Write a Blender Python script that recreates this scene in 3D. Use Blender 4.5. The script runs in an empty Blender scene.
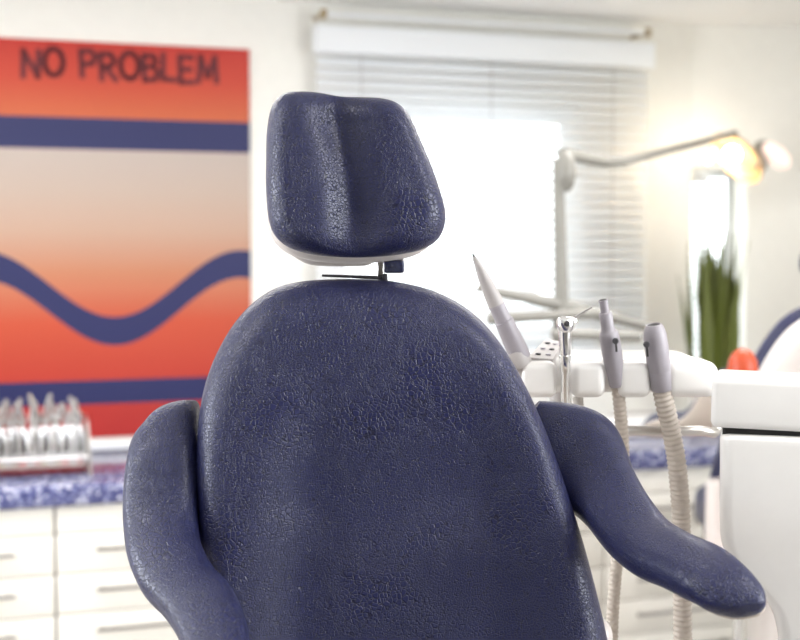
import bpy, bmesh, math, random
from mathutils import Vector, Matrix
random.seed(7)
SC = bpy.context.scene
COL = SC.collection
PI = math.pi

# ------------------------------------------------------------------ camera
F = 1333.0
CAMZ = 1.5
PITCH = math.atan(75.0/F)
cam_d = bpy.data.cameras.new('camera')
cam = bpy.data.objects.new('camera', cam_d); COL.objects.link(cam)
cam_d.sensor_width = 36; cam_d.lens = F/800*36
cam.location = (0, 0, CAMZ); cam.rotation_euler = (PI/2-PITCH, 0, 0)
cam_d.clip_start = 0.05
cam_d.dof.use_dof = True; cam_d.dof.focus_distance = 1.80; cam_d.dof.aperture_fstop = 3.3
SC.camera = cam
# ------------------------------------------------------------------ world, lights, exposure
SC.view_settings.view_transform = 'Standard'; SC.view_settings.look = 'None'
SC.view_settings.gamma = 1; SC.view_settings.use_curve_mapping = False
SC.view_settings.exposure = 0.62
w = bpy.data.worlds.new('sky'); SC.world = w; w.use_nodes = True
w.node_tree.nodes['Background'].inputs[0].default_value = (0.93, 0.97, 1.0, 1)
w.node_tree.nodes['Background'].inputs[1].default_value = 5.0

def area(name, loc, target, sx, sy, power, color):
    l = bpy.data.lights.new(name, 'AREA'); l.shape = 'RECTANGLE'; l.size = sx; l.size_y = sy
    l.energy = power; l.color = color
    o = bpy.data.objects.new(name, l); COL.objects.link(o); o.location = loc
    o.rotation_euler = (Vector(target)-Vector(loc)).to_track_quat('-Z', 'Y').to_euler()
    return o
area('daylight_left', (-2.62, 1.6, 1.55), (0, 1.6, 1.45), 1.7, 1.3, 20, (0.93, 0.96, 1.0))
area('daylight_right', (2.70, 1.0, 1.65), (0, 1.4, 1.3), 1.8, 1.3, 24, (0.96, 0.98, 1.0))
for k, (lx, ly) in enumerate(((-1.3, 1.2), (1.3, 1.2), (-0.9, 3.1), (1.0, 3.3))):
    area('ceiling_fill_light', (lx, ly, 2.30), (lx, ly, 0), 1.1, 0.5, 10 if ly < 2 else 15, (1.0, 0.97, 0.94))  # overhead fill added to brighten the room, no fixtures behind it

# ------------------------------------------------------------------ frame helpers
def ray(px, py):
    u = (px-400)/F; v = (320-py)/F
    return Vector((u, math.cos(PITCH)+v*math.sin(PITCH), -math.sin(PITCH)+v*math.cos(PITCH)))
def at(px, py, Y):
    d = ray(px, py)
    return Vector((0, 0, CAMZ)) + d*(Y/d.y)
NW = Vector((0.327, -0.945, 0)).normalized()     # back wall normal, into the room
TW = Vector((-NW.y, NW.x, 0))                    # along the back wall, to the right
P0 = Vector((-1.32, 4.4, 0))
def W(s, h, d): return P0 + TW*s + NW*d + Vector((0, 0, h))
def hit(px, py, d):
    r = ray(px, py); o = Vector((0, 0, CAMZ))
    k = (P0 + NW*d - o).dot(NW)/r.dot(NW)
    p = o + r*k
    return (p-P0).dot(TW), p.z
WROT = math.atan2(TW.y, TW.x)

# ------------------------------------------------------------------ materials
def mat(name, color, rough=0.5, metal=0.0, emit=None, es=1.0, spec=None, coat=0.0, trans=0.0, sub=0.0):
    m = bpy.data.materials.new(name); m.use_nodes = True
    nt = m.node_tree; b = nt.nodes['Principled BSDF']
    b.inputs['Roughness'].default_value = rough; b.inputs['Metallic'].default_value = metal
    if coat: b.inputs['Coat Weight'].default_value = coat; b.inputs['Coat Roughness'].default_value = 0.08
    if trans: b.inputs['Transmission Weight'].default_value = trans
    if emit: b.inputs['Emission Color'].default_value = (*emit, 1); b.inputs['Emission Strength'].default_value = es
    tc = nt.nodes.new('ShaderNodeTexCoord'); n = nt.nodes.new('ShaderNodeTexNoise')
    n.inputs['Scale'].default_value = 25; n.inputs['Detail'].default_value = 4
    nt.links.new(tc.outputs['Object'], n.inputs['Vector'])
    r = nt.nodes.new('ShaderNodeMapRange'); r.inputs['To Min'].default_value = 0.965; r.inputs['To Max'].default_value = 1.03
    nt.links.new(n.outputs['Fac'], r.inputs['Value'])
    mx = nt.nodes.new('ShaderNodeVectorMath'); mx.operation = 'SCALE'; mx.inputs[0].default_value = color
    nt.links.new(r.outputs['Result'], mx.inputs['Scale']); nt.links.new(mx.outputs[0], b.inputs['Base Color'])
    return m
def s2l(r, g, b):
    f = lambda c: (c/255/12.92 if c/255 <= .04045 else ((c/255+.055)/1.055)**2.4)
    return (f(r), f(g), f(b))

def leather(name, base, dark):
    m = bpy.data.materials.new(name); m.use_nodes = True
    nt = m.node_tree; N = nt.nodes.new; L = nt.links.new; b = nt.nodes['Principled BSDF']
    tc = N('ShaderNodeTexCoord')
    wn = N('ShaderNodeTexNoise'); wn.inputs['Scale'].default_value = 45; wn.inputs['Detail'].default_value = 3
    L(tc.outputs['Object'], wn.inputs['Vector'])
    wm = N('ShaderNodeVectorMath'); wm.operation = 'MULTIPLY_ADD'
    wm.inputs[1].default_value = (0.012, 0.012, 0.012)
    L(wn.outputs['Color'], wm.inputs[0]); L(tc.outputs['Object'], wm.inputs[2])
    def vor(scale):
        v = N('ShaderNodeTexVoronoi'); v.feature = 'DISTANCE_TO_EDGE'; v.inputs['Scale'].default_value = scale
        L(wm.outputs[0], v.inputs['Vector'])
        r = N('ShaderNodeMapRange'); r.interpolation_type = 'SMOOTHSTEP'
        r.inputs['From Max'].default_value = 0.11; L(v.outputs['Distance'], r.inputs['Value'])
        return r.outputs['Result']
    a, c = vor(165), vor(270)
    big = N('ShaderNodeTexNoise'); big.inputs['Scale'].default_value = 9; big.inputs['Detail'].default_value = 2
    L(tc.outputs['Object'], big.inputs['Vector'])
    bm_ = N('ShaderNodeMapRange'); bm_.inputs['From Min'].default_value = 0.4; bm_.inputs['From Max'].default_value = 0.68
    L(big.outputs['Fac'], bm_.inputs['Value'])
    mixh = N('ShaderNodeMix'); L(bm_.outputs['Result'], mixh.inputs['Factor'])
    L(c, mixh.inputs[2]); L(a, mixh.inputs[3])
    fine = N('ShaderNodeTexNoise'); fine.inputs['Scale'].default_value = 420; fine.inputs['Detail'].default_value = 3
    L(tc.outputs['Object'], fine.inputs['Vector'])
    ad = N('ShaderNodeMath'); ad.operation = 'MULTIPLY_ADD'; ad.inputs[1].default_value = 0.2
    L(fine.outputs['Fac'], ad.inputs[0]); L(mixh.outputs[0], ad.inputs[2])
    bp = N('ShaderNodeBump'); bp.inputs['Strength'].default_value = 0.6; bp.inputs['Distance'].default_value = 0.0010
    L(ad.outputs[0], bp.inputs['Height']); L(bp.outputs['Normal'], b.inputs['Normal'])
    cm = N('ShaderNodeMix'); cm.data_type = 'RGBA'; L(mixh.outputs[0], cm.inputs['Factor'])
    cm.inputs[6].default_value = (*dark, 1); cm.inputs[7].default_value = (*base, 1)
    L(cm.outputs[2], b.inputs['Base Color'])
    b.inputs['Roughness'].default_value = 0.33; b.inputs['Specular IOR Level'].default_value = 0.5
    return m

M = {}
M['leather'] = leather('navy_leather', s2l(31, 35, 78), s2l(11, 13, 36))
M['shell'] = mat('cream_shell', s2l(210, 202, 198), 0.35, coat=0.3)
M['wall'] = mat('cream_wall_paint', s2l(238, 236, 229), 0.8)
M['ceiling'] = mat('white_ceiling_paint', s2l(246, 245, 242), 0.9)
M['low_bounce'] = mat('low_bounce_wall', s2l(104, 98, 92), 0.8)  # unseen front wall, made dark to cut bounce and reflections on the leather
M['floor'] = mat('grey_vinyl', s2l(160, 156, 150), 0.45)
M['cabinet'] = mat('white_lacquer', s2l(240, 236, 228), 0.35, coat=0.3)
M['carcass'] = mat('beige_carcass', s2l(120, 106, 96), 0.6)
M['pull'] = mat('drawer_pull_steel', (.36, .34, .33), .35, 1.0)
M['chrome'] = mat('chrome', (0.82, 0.82, 0.83), 0.12, 1.0)
M['brushed'] = mat('brushed_steel', (0.62, 0.60, 0.58), 0.3, 1.0)
M['plastic'] = mat('white_plastic', s2l(240, 238, 236), 0.28, coat=0.4)
M['grey_plastic'] = mat('grey_plastic', s2l(158, 153, 160), 0.4)
M['light_grey'] = mat('light_grey_plastic', s2l(176, 171, 170), 0.45)
M['hose'] = mat('beige_hose', s2l(196, 186, 176), 0.5)
M['dark'] = mat('dark_rubber', s2l(60, 58, 62), 0.5)
M['gap'] = mat('dark_gap', s2l(40, 38, 38), 0.7)
M['leaf'] = mat('olive_leaf', s2l(84, 92, 30), 0.4)
M['leaf2'] = mat('yellow_leaf', s2l(126, 130, 60), 0.4)
M['pot'] = mat('white_pot', s2l(225, 220, 212), 0.4)
M['soil'] = mat('soil', s2l(60, 45, 35), 0.9)
M['orange'] = mat('orange_vinyl', s2l(190, 74, 40), 0.4)
M['steel_dull'] = mat('grey_lamp_paint', s2l(134, 132, 126), 0.4)
M['frame'] = mat('white_frame', s2l(240, 242, 244), 0.4)
M['tool'] = mat('tool_steel', (.72, .72, .73), .2, 1.0)
M['red_ring'] = mat('red_silicone', s2l(205, 60, 45), 0.4)
M['print'] = mat('maroon_ink', s2l(96, 24, 32), 0.6)
M['lens'] = mat('pink_glass', s2l(250, 225, 215), 0.1, emit=(1.0, 0.82, 0.70), es=0.35)
M['bulb_glow'] = mat('lit_bulb', (1, 1, 1), 0.4, emit=(1.0, 0.84, 0.55), es=16)
M['amber'] = mat('amber_reflector', s2l(250, 214, 165), 0.25, metal=0.5)

def slat_mat():
    m = bpy.data.materials.new('translucent_slat'); m.use_nodes = True
    nt = m.node_tree; nt.nodes.remove(nt.nodes['Principled BSDF'])
    out = nt.nodes['Material Output']
    d = nt.nodes.new('ShaderNodeBsdfDiffuse'); d.inputs[0].default_value = (0.93, 0.95, 0.97, 1)
    t = nt.nodes.new('ShaderNodeBsdfTranslucent'); t.inputs[0].default_value = (0.86, 0.9, 0.93, 1)
    mx = nt.nodes.new('ShaderNodeMixShader'); mx.inputs[0].default_value = 0.14
    nt.links.new(d.outputs[0], mx.inputs[1]); nt.links.new(t.outputs[0], mx.inputs[2]); nt.links.new(mx.outputs[0], out.inputs[0])
    return m
M['slat'] = slat_mat()
def glass_mat():
    m = bpy.data.materials.new('window_glass'); m.use_nodes = True
    nt = m.node_tree; nt.nodes.remove(nt.nodes['Principled BSDF']); out = nt.nodes['Material Output']
    t = nt.nodes.new('ShaderNodeBsdfTransparent'); t.inputs[0].default_value = (0.97, 0.985, 0.98, 1)
    g = nt.nodes.new('ShaderNodeBsdfGlossy'); g.inputs['Roughness'].default_value = 0.02
    fr = nt.nodes.new('ShaderNodeFresnel'); fr.inputs[0].default_value = 1.45
    mx = nt.nodes.new('ShaderNodeMixShader'); nt.links.new(fr.outputs[0], mx.inputs[0])
    nt.links.new(t.outputs[0], mx.inputs[1]); nt.links.new(g.outputs[0], mx.inputs[2]); nt.links.new(mx.outputs[0], out.inputs[0])
    return m
M['glass'] = glass_mat()
def granite():
    m = bpy.data.materials.new('blue_speckled_stone'); m.use_nodes = True
    nt = m.node_tree; N = nt.nodes.new; L = nt.links.new; b = nt.nodes['Principled BSDF']
    tc = N('ShaderNodeTexCoord'); v = N('ShaderNodeTexVoronoi'); v.inputs['Scale'].default_value = 115
    L(tc.outputs['Object'], v.inputs['Vector'])
    sp = N('ShaderNodeSeparateColor'); L(v.outputs['Color'], sp.inputs[0])
    r = N('ShaderNodeValToRGB'); r.color_ramp.interpolation = 'LINEAR'
    e = r.color_ramp.elements; e[0].position = 0.0; e[0].color = (*s2l(52, 54, 98), 1)
    e[1].position = 1.0; e[1].color = (*s2l(226, 226, 240), 1)
    k = e.new(0.55); k.color = (*s2l(88, 92, 138), 1); k = e.new(0.8); k.color = (*s2l(138, 142, 178), 1)
    L(sp.outputs[0], r.inputs[0]); L(r.outputs[0], b.inputs['Base Color'])
    b.inputs['Roughness'].default_value = 0.12
    return m
M['granite'] = granite()

# ------------------------------------------------------------------ mesh helpers
class MB:
    def __init__(s): s.v = []; s.f = []
    def add(s, verts, faces):
        o = len(s.v); s.v += [Vector(v) for v in verts]; s.f += [tuple(i+o for i in f) for f in faces]
        return s
    def bm(s, bm, mtx=None):
        bm.verts.ensure_lookup_table()
        if mtx: bmesh.ops.transform(bm, matrix=mtx, verts=bm.verts)
        bm.verts.index_update()
        s.add([v.co.copy() for v in bm.verts], [[v.index for v in f.verts] for f in bm.faces]); bm.free(); return s
    def rbox(s, c, size, r=0.0, seg=3, rz=0.0, rx=0.0, ry=0.0):
        b = bmesh.new(); bmesh.ops.create_cube(b, size=1)
        bmesh.ops.scale(b, vec=size, verts=b.verts)
        if r > 0: bmesh.ops.bevel(b, geom=b.edges[:], offset=r, segments=seg, profile=0.5, affect='EDGES')
        m = Matrix.Translation(Vector(c)) @ Matrix.Rotation(rz, 4, 'Z') @ Matrix.Rotation(ry, 4, 'Y') @ Matrix.Rotation(rx, 4, 'X')
        return s.bm(b, m)
    def tube(s, pts, rad, n=16, cap=True, sq=None):
        pts = [Vector(p) for p in pts]
        if not isinstance(rad, (list, tuple)): rad = [rad]*len(pts)
        vs = []; fs = []; ref = None
        for i, p in enumerate(pts):
            t = (pts[min(i+1, len(pts)-1)]-pts[max(i-1, 0)]).normalized()
            if ref is None:
                ref = t.orthogonal().normalized()
            ref = (ref - t*ref.dot(t)).normalized(); bn = t.cross(ref)
            for k in range(n):
                a = 2*PI*k/n
                vs.append(p + (ref*math.cos(a)+bn*math.sin(a)*(sq or 1))*rad[i])
        for i in range(len(pts)-1):
            for k in range(n):
                fs.append((i*n+k, i*n+(k+1) % n, (i+1)*n+(k+1) % n, (i+1)*n+k))
        if cap:
            fs.append(tuple(range(n))[::-1]); fs.append(tuple(range((len(pts)-1)*n, len(pts)*n)))
        return s.add(vs, fs)
    def prof(s, a, b, prof, n=24):
        """lathe between a and b; prof = [(t along, radius)], t in 0..1"""
        a = Vector(a); b = Vector(b); d = (b-a); t = d.normalized(); ref = t.orthogonal().normalized(); bn = t.cross(ref)
        vs = []; fs = []
        for (q, r) in prof:
            for k in range(n):
                an = 2*PI*k/n; vs.append(a+d*q+(ref*math.cos(an)+bn*math.sin(an))*max(r, 1e-5))
        for i in range(len(prof)-1):
            for k in range(n): fs.append((i*n+k, i*n+(k+1) % n, (i+1)*n+(k+1) % n, (i+1)*n+k))
        fs.append(tuple(range(n))[::-1]); fs.append(tuple(range((len(prof)-1)*n, len(prof)*n)))
        return s.add(vs, fs)
    def build(s, name, m, parent=None, smooth=True, origin=None, angle=40):
        off = Vector(parent.location) if parent is not None and parent.parent is None else (parent['org'] if parent is not None else Vector((0, 0, 0)))
        off = Vector(off)
        top = parent is None
        if top:
            if origin is None:
                lo = [min(v[i] for v in s.v) for i in range(3)]; hi = [max(v[i] for v in s.v) for i in range(3)]
                origin = Vector(((lo[0]+hi[0])/2, (lo[1]+hi[1])/2, lo[2]))
            off = Vector(origin)
        me = bpy.data.meshes.new(name); me.from_pydata([tuple(v-off) for v in s.v], [], s.f); me.update()
        bm = bmesh.new(); bm.from_mesh(me); bmesh.ops.recalc_face_normals(bm, faces=bm.faces)
        if smooth:
            for f in bm.faces: f.smooth = True
            for e in bm.edges:
                if len(e.link_faces) == 2 and e.calc_face_angle(0) > math.radians(angle): e.smooth = False
        bm.to_mesh(me); bm.free()
        me.materials.append(m)
        o = bpy.data.objects.new(name, me); COL.objects.link(o)
        if top: o.location = off
        else:
            o.parent = parent
            if parent.parent is not None or parent.type == 'MESH': pass
        o['org'] = [*(off)]
        ORG[o.name] = Vector(off)
        return o
ORG = {}
# children of meshes: the mesh's vertices are stored relative to the root's location, so nested children use the same offset
def root(name, loc, label, cat, group=None):
    o = bpy.data.objects.new(name, None); o.empty_display_size = 0.05; COL.objects.link(o); o.location = loc
    o['label'] = label; o['category'] = cat
    if group: o['group'] = group
    return o
def tag(o, label, cat, group=None):
    o['label'] = label; o['category'] = cat
    if group: o['group'] = group
    return o
def struct(o): o['kind'] = 'structure'; return o
def cr(pts, n, closed=False):
    """Catmull-Rom through tuples"""
    out = []; N_ = len(pts); rng = N_ if closed else N_-1
    for i in range(rng):
        g = (lambda k: pts[k % N_]) if closed else (lambda k: pts[max(0, min(N_-1, k))])
        a, b, c, d = g(i-1), g(i), g(i+1), g(i+2)
        for j in range(n):
            t = j/n
            out.append(tuple(0.5*(2*b[q]+(c[q]-a[q])*t+(2*a[q]-5*b[q]+4*c[q]-d[q])*t*t+(3*b[q]-a[q]-3*c[q]+d[q])*t**3) for q in range(len(b))))
    if not closed: out.append(tuple(pts[-1]))
    return out

def cushion(outline, Yf, nrm, rim, df, db, dome=0.0, disp=None, ctr=None, nr=26, sub=5, edge=0.0):
    """Upholstered pad: outline given in photo px lying on the surface Y=Yf(px,py), real thickness df/db along nrm"""
    ol = cr(outline, sub, True); n = len(ol)
    c = ctr or (sum(p[0] for p in ol)/n, sum(p[1] for p in ol)/n)
    nrm = Vector(nrm).normalized(); mb = MB(); rings = []
    for k in range(9):                                   # rim, front half
        a = PI/2*k/8; rings.append((1-rim*(1-math.cos(a)), df*math.sin(a), 0.0))
    for k in range(1, nr+1):
        q = 1-k/nr; rings.append(((1-rim)*q, df, dome*(1-q*q)**2))
    rb = []
    for k in range(1, 7):
        a = PI/2*k/6; rb.append((1-rim*(1-math.cos(a)), -db*math.sin(a), 0.0))
    for k in range(1, 7):
        q = 1-k/6; rb.append(((1-rim)*q, -db, 0))
    allr = rb[::-1]+rings
    vs = []; fs = []
    for (r, z, dm) in allr:
        for p in ol:
            x = c[0]+(p[0]-c[0])*r; y = c[1]+(p[1]-c[1])*r
            zz = z+dm
            if disp and z > 0: zz += disp(x, y)*min(1, max(0, (z/df)))
            vs.append(at(x, y, Yf(x, y))+nrm*zz)
    for i in range(len(allr)-1):
        for k in range(n): fs.append((i*n+k, i*n+(k+1) % n, (i+1)*n+(k+1) % n, (i+1)*n+k))
    mb.add(vs, fs); return mb

def arm_pad(sections, expo=2.5, n=36, sub=6, toff=0.0):
    """sections: (Lx,Ly,Rx,Ry,Y,thickness)"""
    S = cr(sections, sub); C = [(at(s[0], s[1], s[4]), at(s[2], s[3], s[4]), s[5]) for s in S]
    mid = [(a+b)/2 for a, b, t in C]; vs = []; fs = []
    for i, (a, b, t) in enumerate(C):
        tan = (mid[min(i+1, len(C)-1)]-mid[max(i-1, 0)]).normalized(); h = (b-a)/2
        nn = tan.cross(h).normalized()
        if nn.y > 0: nn = -nn
        for k in range(n):
            an = 2*PI*k/n; ca, sa = math.cos(an), math.sin(an)
            x = math.copysign(abs(ca)**(2/expo), ca); y = math.copysign(abs(sa)**(2/expo), sa)
            vs.append(mid[i]+h*x+nn*(y*t/2+toff))
    m = len(C)
    for i in range(m-1):
        for k in range(n): fs.append((i*n+k, i*n+(k+1) % n, (i+1)*n+(k+1) % n, (i+1)*n+k))
    fs.append(tuple(range(n))[::-1]); fs.append(tuple(range((m-1)*n, m*n)))
    return MB().add(vs, fs)

# ------------------------------------------------------------------ room shell
CEIL = 2.35
def wall_holes(name, fn, s0, s1, h0, h1, th, holes, m):
    xs = sorted({s0, s1, *[q for h in holes for q in h[:2]]}); zs = sorted({h0, h1, *[q for h in holes for q in h[2:]]})
    mb = MB()
    for i in range(len(xs)-1):
        for j in range(len(zs)-1):
            cx, cz = (xs[i]+xs[i+1])/2, (zs[j]+zs[j+1])/2
            if any(a < cx < b and c < cz < d for a, b, c, d in holes): continue
            P = [fn(x, z, y) for y in (0, -th) for x, z in ((xs[i], zs[j]), (xs[i+1], zs[j]), (xs[i+1], zs[j+1]), (xs[i], zs[j+1]))]
            mb.add(P, [(0, 1, 2, 3), (7, 6, 5, 4), (0, 4, 5, 1), (1, 5, 6, 2), (2, 6, 7, 3), (3, 7, 4, 0)])
    return struct(mb.build(name, m, smooth=False))
sL, _ = hit(340, 200, 0); sR, _ = hit(582, 200, -0.0)
_, hT = hit(480, 102, 0); _, hB = hit(480, 345, 0)
sC, _ = hit(690, 250, 0)
CORNER = W(sC, 0, 0)
wall_holes('wall_back', lambda s, h, d: W(s, h, d), -1.55, sC, 0, CEIL, 0.14, [(sL, sR, hB, hT)], M['wall'])
YC = CORNER.y; XC = CORNER.x
w2x0 = at(692, 200, YC).x; w2x1 = at(747, 200, YC).x; w2t = at(700, 168, YC).z; w2b = at(700, 400, YC).z
wall_holes('wall_corner', lambda s, h, d: Vector((s, YC-d, h)), XC-0.02, 2.75, 0, CEIL, 0.30, [(w2x0, w2x1, w2b, w2t)], M['wall'])
wall_holes('wall_right', lambda s, h, d: Vector((2.75-d, s, h)), -3.6, YC+0.3, 0, CEIL, 0.15, [(0.1, 1.9, 1.0, 2.3)], M['wall'])
WL = W(-1.55, 0, 0)
wall_holes('wall_left', lambda s, h, d: Vector((WL.x+0.0+d, s, h)), -3.6, WL.y+0.1, 0, CEIL, 0.15, [(0.7, 2.5, 0.85, 2.15)], M['wall'])
wall_holes('wall_front', lambda s, h, d: Vector((s, -3.6+d, h)), WL.x-.15, 2.9, 0, CEIL, 0.15, [], M['low_bounce'])
struct(MB().rbox((0, 1, -0.05), (6.4, 10.2, 0.1)).build('floor', M['floor'], smooth=False))
struct(MB().rbox((0, 1, CEIL+0.05), (6.4, 10.2, 0.1)).build('ceiling', M['ceiling'], smooth=False))

def wbox(mb, s0, s1, h0, h1, d0, d1, r=0.0, seg=2):
    c = W((s0+s1)/2, (h0+h1)/2, (d0+d1)/2)
    return mb.rbox(c, (abs(s1-s0), abs(d1-d0), abs(h1-h0)), r, seg, rz=WROT)

# window 1 (frame, pane, sill) -------------------------------------
win = bpy.data.objects.new('window_1', None); COL.objects.link(win); win.location = W((sL+sR)/2, hB, 0); struct(win)
mb = MB(); fw = 0.05
wbox(mb, sL, sL+fw, hB, hT, -0.12, -0.07, 0.004); wbox(mb, sR-fw, sR, hB, hT, -0.12, -0.07, 0.004)
wbox(mb, sL+fw, sR-fw, hT-fw, hT, -0.12, -0.07, 0.004); wbox(mb, sL+fw, sR-fw, hB, hB+fw, -0.12, -0.07, 0.004)
mb.build('window_frame', M['frame'], win)
mb = MB(); wbox(mb, sL+fw, sR-fw, hB+fw, hT-fw, -0.10, -0.094); mb.build('window_pane', M['glass'], win, smooth=False)
mb = MB(); wbox(mb, sL-0.04, sR+0.04, hB-0.03, hB, -0.07, 0.045, 0.005); mb.build('window_sill', M['frame'], win)
# window 2
win2 = bpy.data.objects.new('window_2', None); COL.objects.link(win2); win2.location = ((w2x0+w2x1)/2, YC, w2b); struct(win2)
mb = MB()
for x0, x1, z0, z1 in ((w2x0, w2x0+.02, w2b, w2t), (w2x1-.02, w2x1, w2b, w2t), (w2x0+.02, w2x1-.02, w2t-.03, w2t), (w2x0+.02, w2x1-.02, w2b, w2b+.03)):
    mb.rbox(((x0+x1)/2, YC+.26, (z0+z1)/2), (x1-x0, .04, z1-z0), .003, 1)
mb.build('window_frame', M['frame'], win2)
MB().rbox(((w2x0+w2x1)/2, YC+.262, (w2b+w2t)/2), (w2x1-w2x0-.04, .005, w2t-w2b-.06)).build('window_pane', M['glass'], win2, smooth=False)

# blinds ------------------------------------------------------------
def slat_mesh(name, L_, wd, tilt):
    vs = []; fs = []; n = 5
    for i, x in enumerate((-L_/2, L_/2)):
        for k in range(n+1):
            a = k/n-0.5; y = a*wd; z = 0.003*(1-4*a*a)
            vs.append((x, y*math.cos(tilt)-z*math.sin(tilt), y*math.sin(tilt)+z*math.cos(tilt)))
    for k in range(n): fs.append((k, k+1, n+1+k+1, n+1+k))
    vs2 = [(x, y, z-0.0008) for x, y, z in vs]
    m_ = 2*(n+1); fs += [tuple(i+m_ for i in reversed(f)) for f in fs]
    rimf = [(k, k+m_, k+1+m_, k+1) for k in range(n)]+[(n+1+k, n+2+k, n+2+k+m_, n+1+k+m_) for k in range(n)]+[(0, n+1, n+1+m_, m_), (n, n+m_, 2*n+1+m_, 2*n+1)]
    me = bpy.data.meshes.new(name); me.from_pydata(vs+vs2, [], fs+rimf); me.update(); me.materials.append(M['slat'])
    for p in me.polygons: p.use_smooth = True
    return me
b0, bt = hit(318, 62, 0.09); b1, _ = hit(650, 70, 0.09); _, bb = hit(480, 350, 0.09)
_, vt = hit(480, 34, 0.09); _, vb = hit(480, 62, 0.09)
blind = root('window_blind', W((b0+b1)/2, bb, 0.07), 'wide white slatted blind with pale valance hanging over the bright window', 'blind')
mb = MB(); wbox(mb, b0-.01, b1+.01, vb+.005, vt, 0.05, 0.115, 0.006); mb.build('valance', M['slat'], blind)
mb = MB(); wbox(mb, b0, b1, bb-.02, bb, 0.055, 0.085, 0.004); mb.build('bottom_rail', M['slat'], blind)
sm = slat_mesh('slat', b1-b0, 0.040, math.radians(52))
z = vb-0.02
while z > bb+0.005:
    o = bpy.data.objects.new('slat', sm); COL.objects.link(o); o.parent = blind
    o.location = W((b0+b1)/2, z, 0.07)-Vector(blind.location); o.rotation_euler = (0, 0, WROT); z -= 0.0365
for q in (0.12, 0.5, 0.88):
    s_ = b0+(b1-b0)*q
    mb = MB(); mb.tube([W(s_, vb+.01, 0.092), W(s_, bb-.01, 0.092)], 0.0012, 6); mb.build('lift_cord', M['light_grey'], blind)
# curtain rail above
r0, rh = hit(322, 19, 0.10); r1, rh2 = hit(645, 33, 0.10); _, rhm = hit(480, 24, .1)
rail = root('curtain_rail', W((r0+r1)/2, rhm, 0.1), 'slim white curtain rail with brass ends fixed above the window blind', 'rail')
mb = MB(); mb.tube([W(r0, rhm, 0.12), W(r1, rhm, 0.12)], 0.007, 12); mb.build('rod', M['frame'], rail)
M['brass'] = mat('dull_brass', s2l(168, 150, 118), 0.4, metal=0.5)
for s_ in (r0, r1):
    mb = MB(); mb.tube([W(s_, rhm, 0.0), W(s_, rhm, 0.12)], 0.008, 10); mb.rbox(W(s_, rhm, .12), (.022, .03, .035), .008, 3, rz=WROT)
    mb.build('bracket', M['brass'], rail)
# narrow blind at window 2
nb0 = w2x0+.004; nb1 = w2x0+(w2x1-w2x0)*0.36
nb = root('narrow_blind', ((nb0+nb1)/2, YC+.04, w2b+.02), 'narrow slatted blind in the tall slim window above the plant', 'blind')
MB().rbox(((nb0+nb1)/2, YC+.05, w2t-.02), (nb1-nb0, .03, .03), .004, 2).build('head_rail', M['slat'], nb)
MB().tube([((nb0+nb1)/2, YC+.05, w2t-.03), ((nb0+nb1)/2, YC+.05, w2b+.05)], .001, 6).build('lift_cord', M['light_grey'], nb)
sm2 = slat_mesh('slat', nb1-nb0, 0.032, math.radians(45)); z = w2t-.05
while z > w2b+.04:
    o = bpy.data.objects.new('slat', sm2); COL.objects.link(o); o.parent = nb
    o.location = Vector(((nb0+nb1)/2, YC+.05, z))-Vector(nb.location); z -= 0.03

# ------------------------------------------------------------------ poster
ps1, pt = hit(249, 50, 0.004); ps0, pt0 = hit(-12, 37, 0.004); _, pb = hit(125, 436, 0.004); _, pt = hit(125, 43.5, 0.004)
def poster_mat():
    m = bpy.data.materials.new('poster_print'); m.use_nodes = True
    nt = m.node_tree; N = nt.nodes.new; L = nt.links.new; b = nt.nodes['Principled BSDF']
    b.inputs['Roughness'].default_value = 0.55
    uv = N('ShaderNodeUVMap'); sp = N('ShaderNodeSeparateXYZ'); L(uv.outputs[0], sp.inputs[0])
    U, V = sp.outputs[0], sp.outputs[1]
    def math_(op, a, c, d=None):
        q = N('ShaderNodeMath'); q.operation = op
        for i, x in enumerate((a, c, d)):
            if x is None: continue
            if isinstance(x, (int, float)): q.inputs[i].default_value = x
            else: L(x, q.inputs[i])
        return q.outputs[0]
    r = N('ShaderNodeValToRGB'); e = r.color_ramp.elements
    H = 392.0; vv = lambda y: 1-(y-43.5)/H
    stops = [(436, (214, 44, 40)), (400, (216, 56, 44)), (375, (222, 66, 44)), (320, (232, 92, 56)), (270, (228, 150, 112)), (230, (226, 186, 162)),
             (190, (224, 200, 184)), (150, (222, 206, 196)), (147, (238, 140, 84)), (112, (236, 112, 66)), (80, (232, 78, 50)), (44, (226, 56, 42))]
    e[0].position = 0; K = lambda c: tuple(q*.62 for q in s2l(*c)); e[0].color = (*K(stops[0][1]), 1); e[1].position = 1; e[1].color = (*K(stops[-1][1]), 1)
    for y, c in stops[1:-1]:
        k = e.new(vv(y)); k.color = (*K(c), 1)
    L(V, r.inputs[0]); cur = r.outputs[0]
    def band(mask):
        nonlocal cur
        mx = N('ShaderNodeMix'); mx.data_type = 'RGBA'; L(mask, mx.inputs['Factor']); L(cur, mx.inputs[6])
        mx.inputs[7].default_value = (*s2l(27, 32, 84), 1); cur = mx.outputs[2]
    def between(lo, hi, val=V):
        return math_('MULTIPLY', math_('GREATER_THAN', val, lo), math_('LESS_THAN', val, hi))
    band(between(vv(149), vv(118)))
    band(between(vv(402), vv(378)))
    # wavy band: centre line falls from the left edge, dips mid-poster, rises again to the right
    th = math_('MULTIPLY_ADD', U, 2*PI, 0.25)
    cosw = math_('COSINE', th, 0)
    wave = math_('MULTIPLY_ADD', cosw, 0.085, vv(296))
    dlt = math_('ABSOLUTE', math_('SUBTRACT', V, wave), 0)
    band(math_('LESS_THAN', dlt, 0.036))
    L(cur, b.inputs['Base Color'])
    return m
post = root('wall_poster', W((ps0+ps1)/2, pb, 0.0), 'large orange and navy striped poster lettered NO PROBLEM on the left wall', 'poster')
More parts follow.
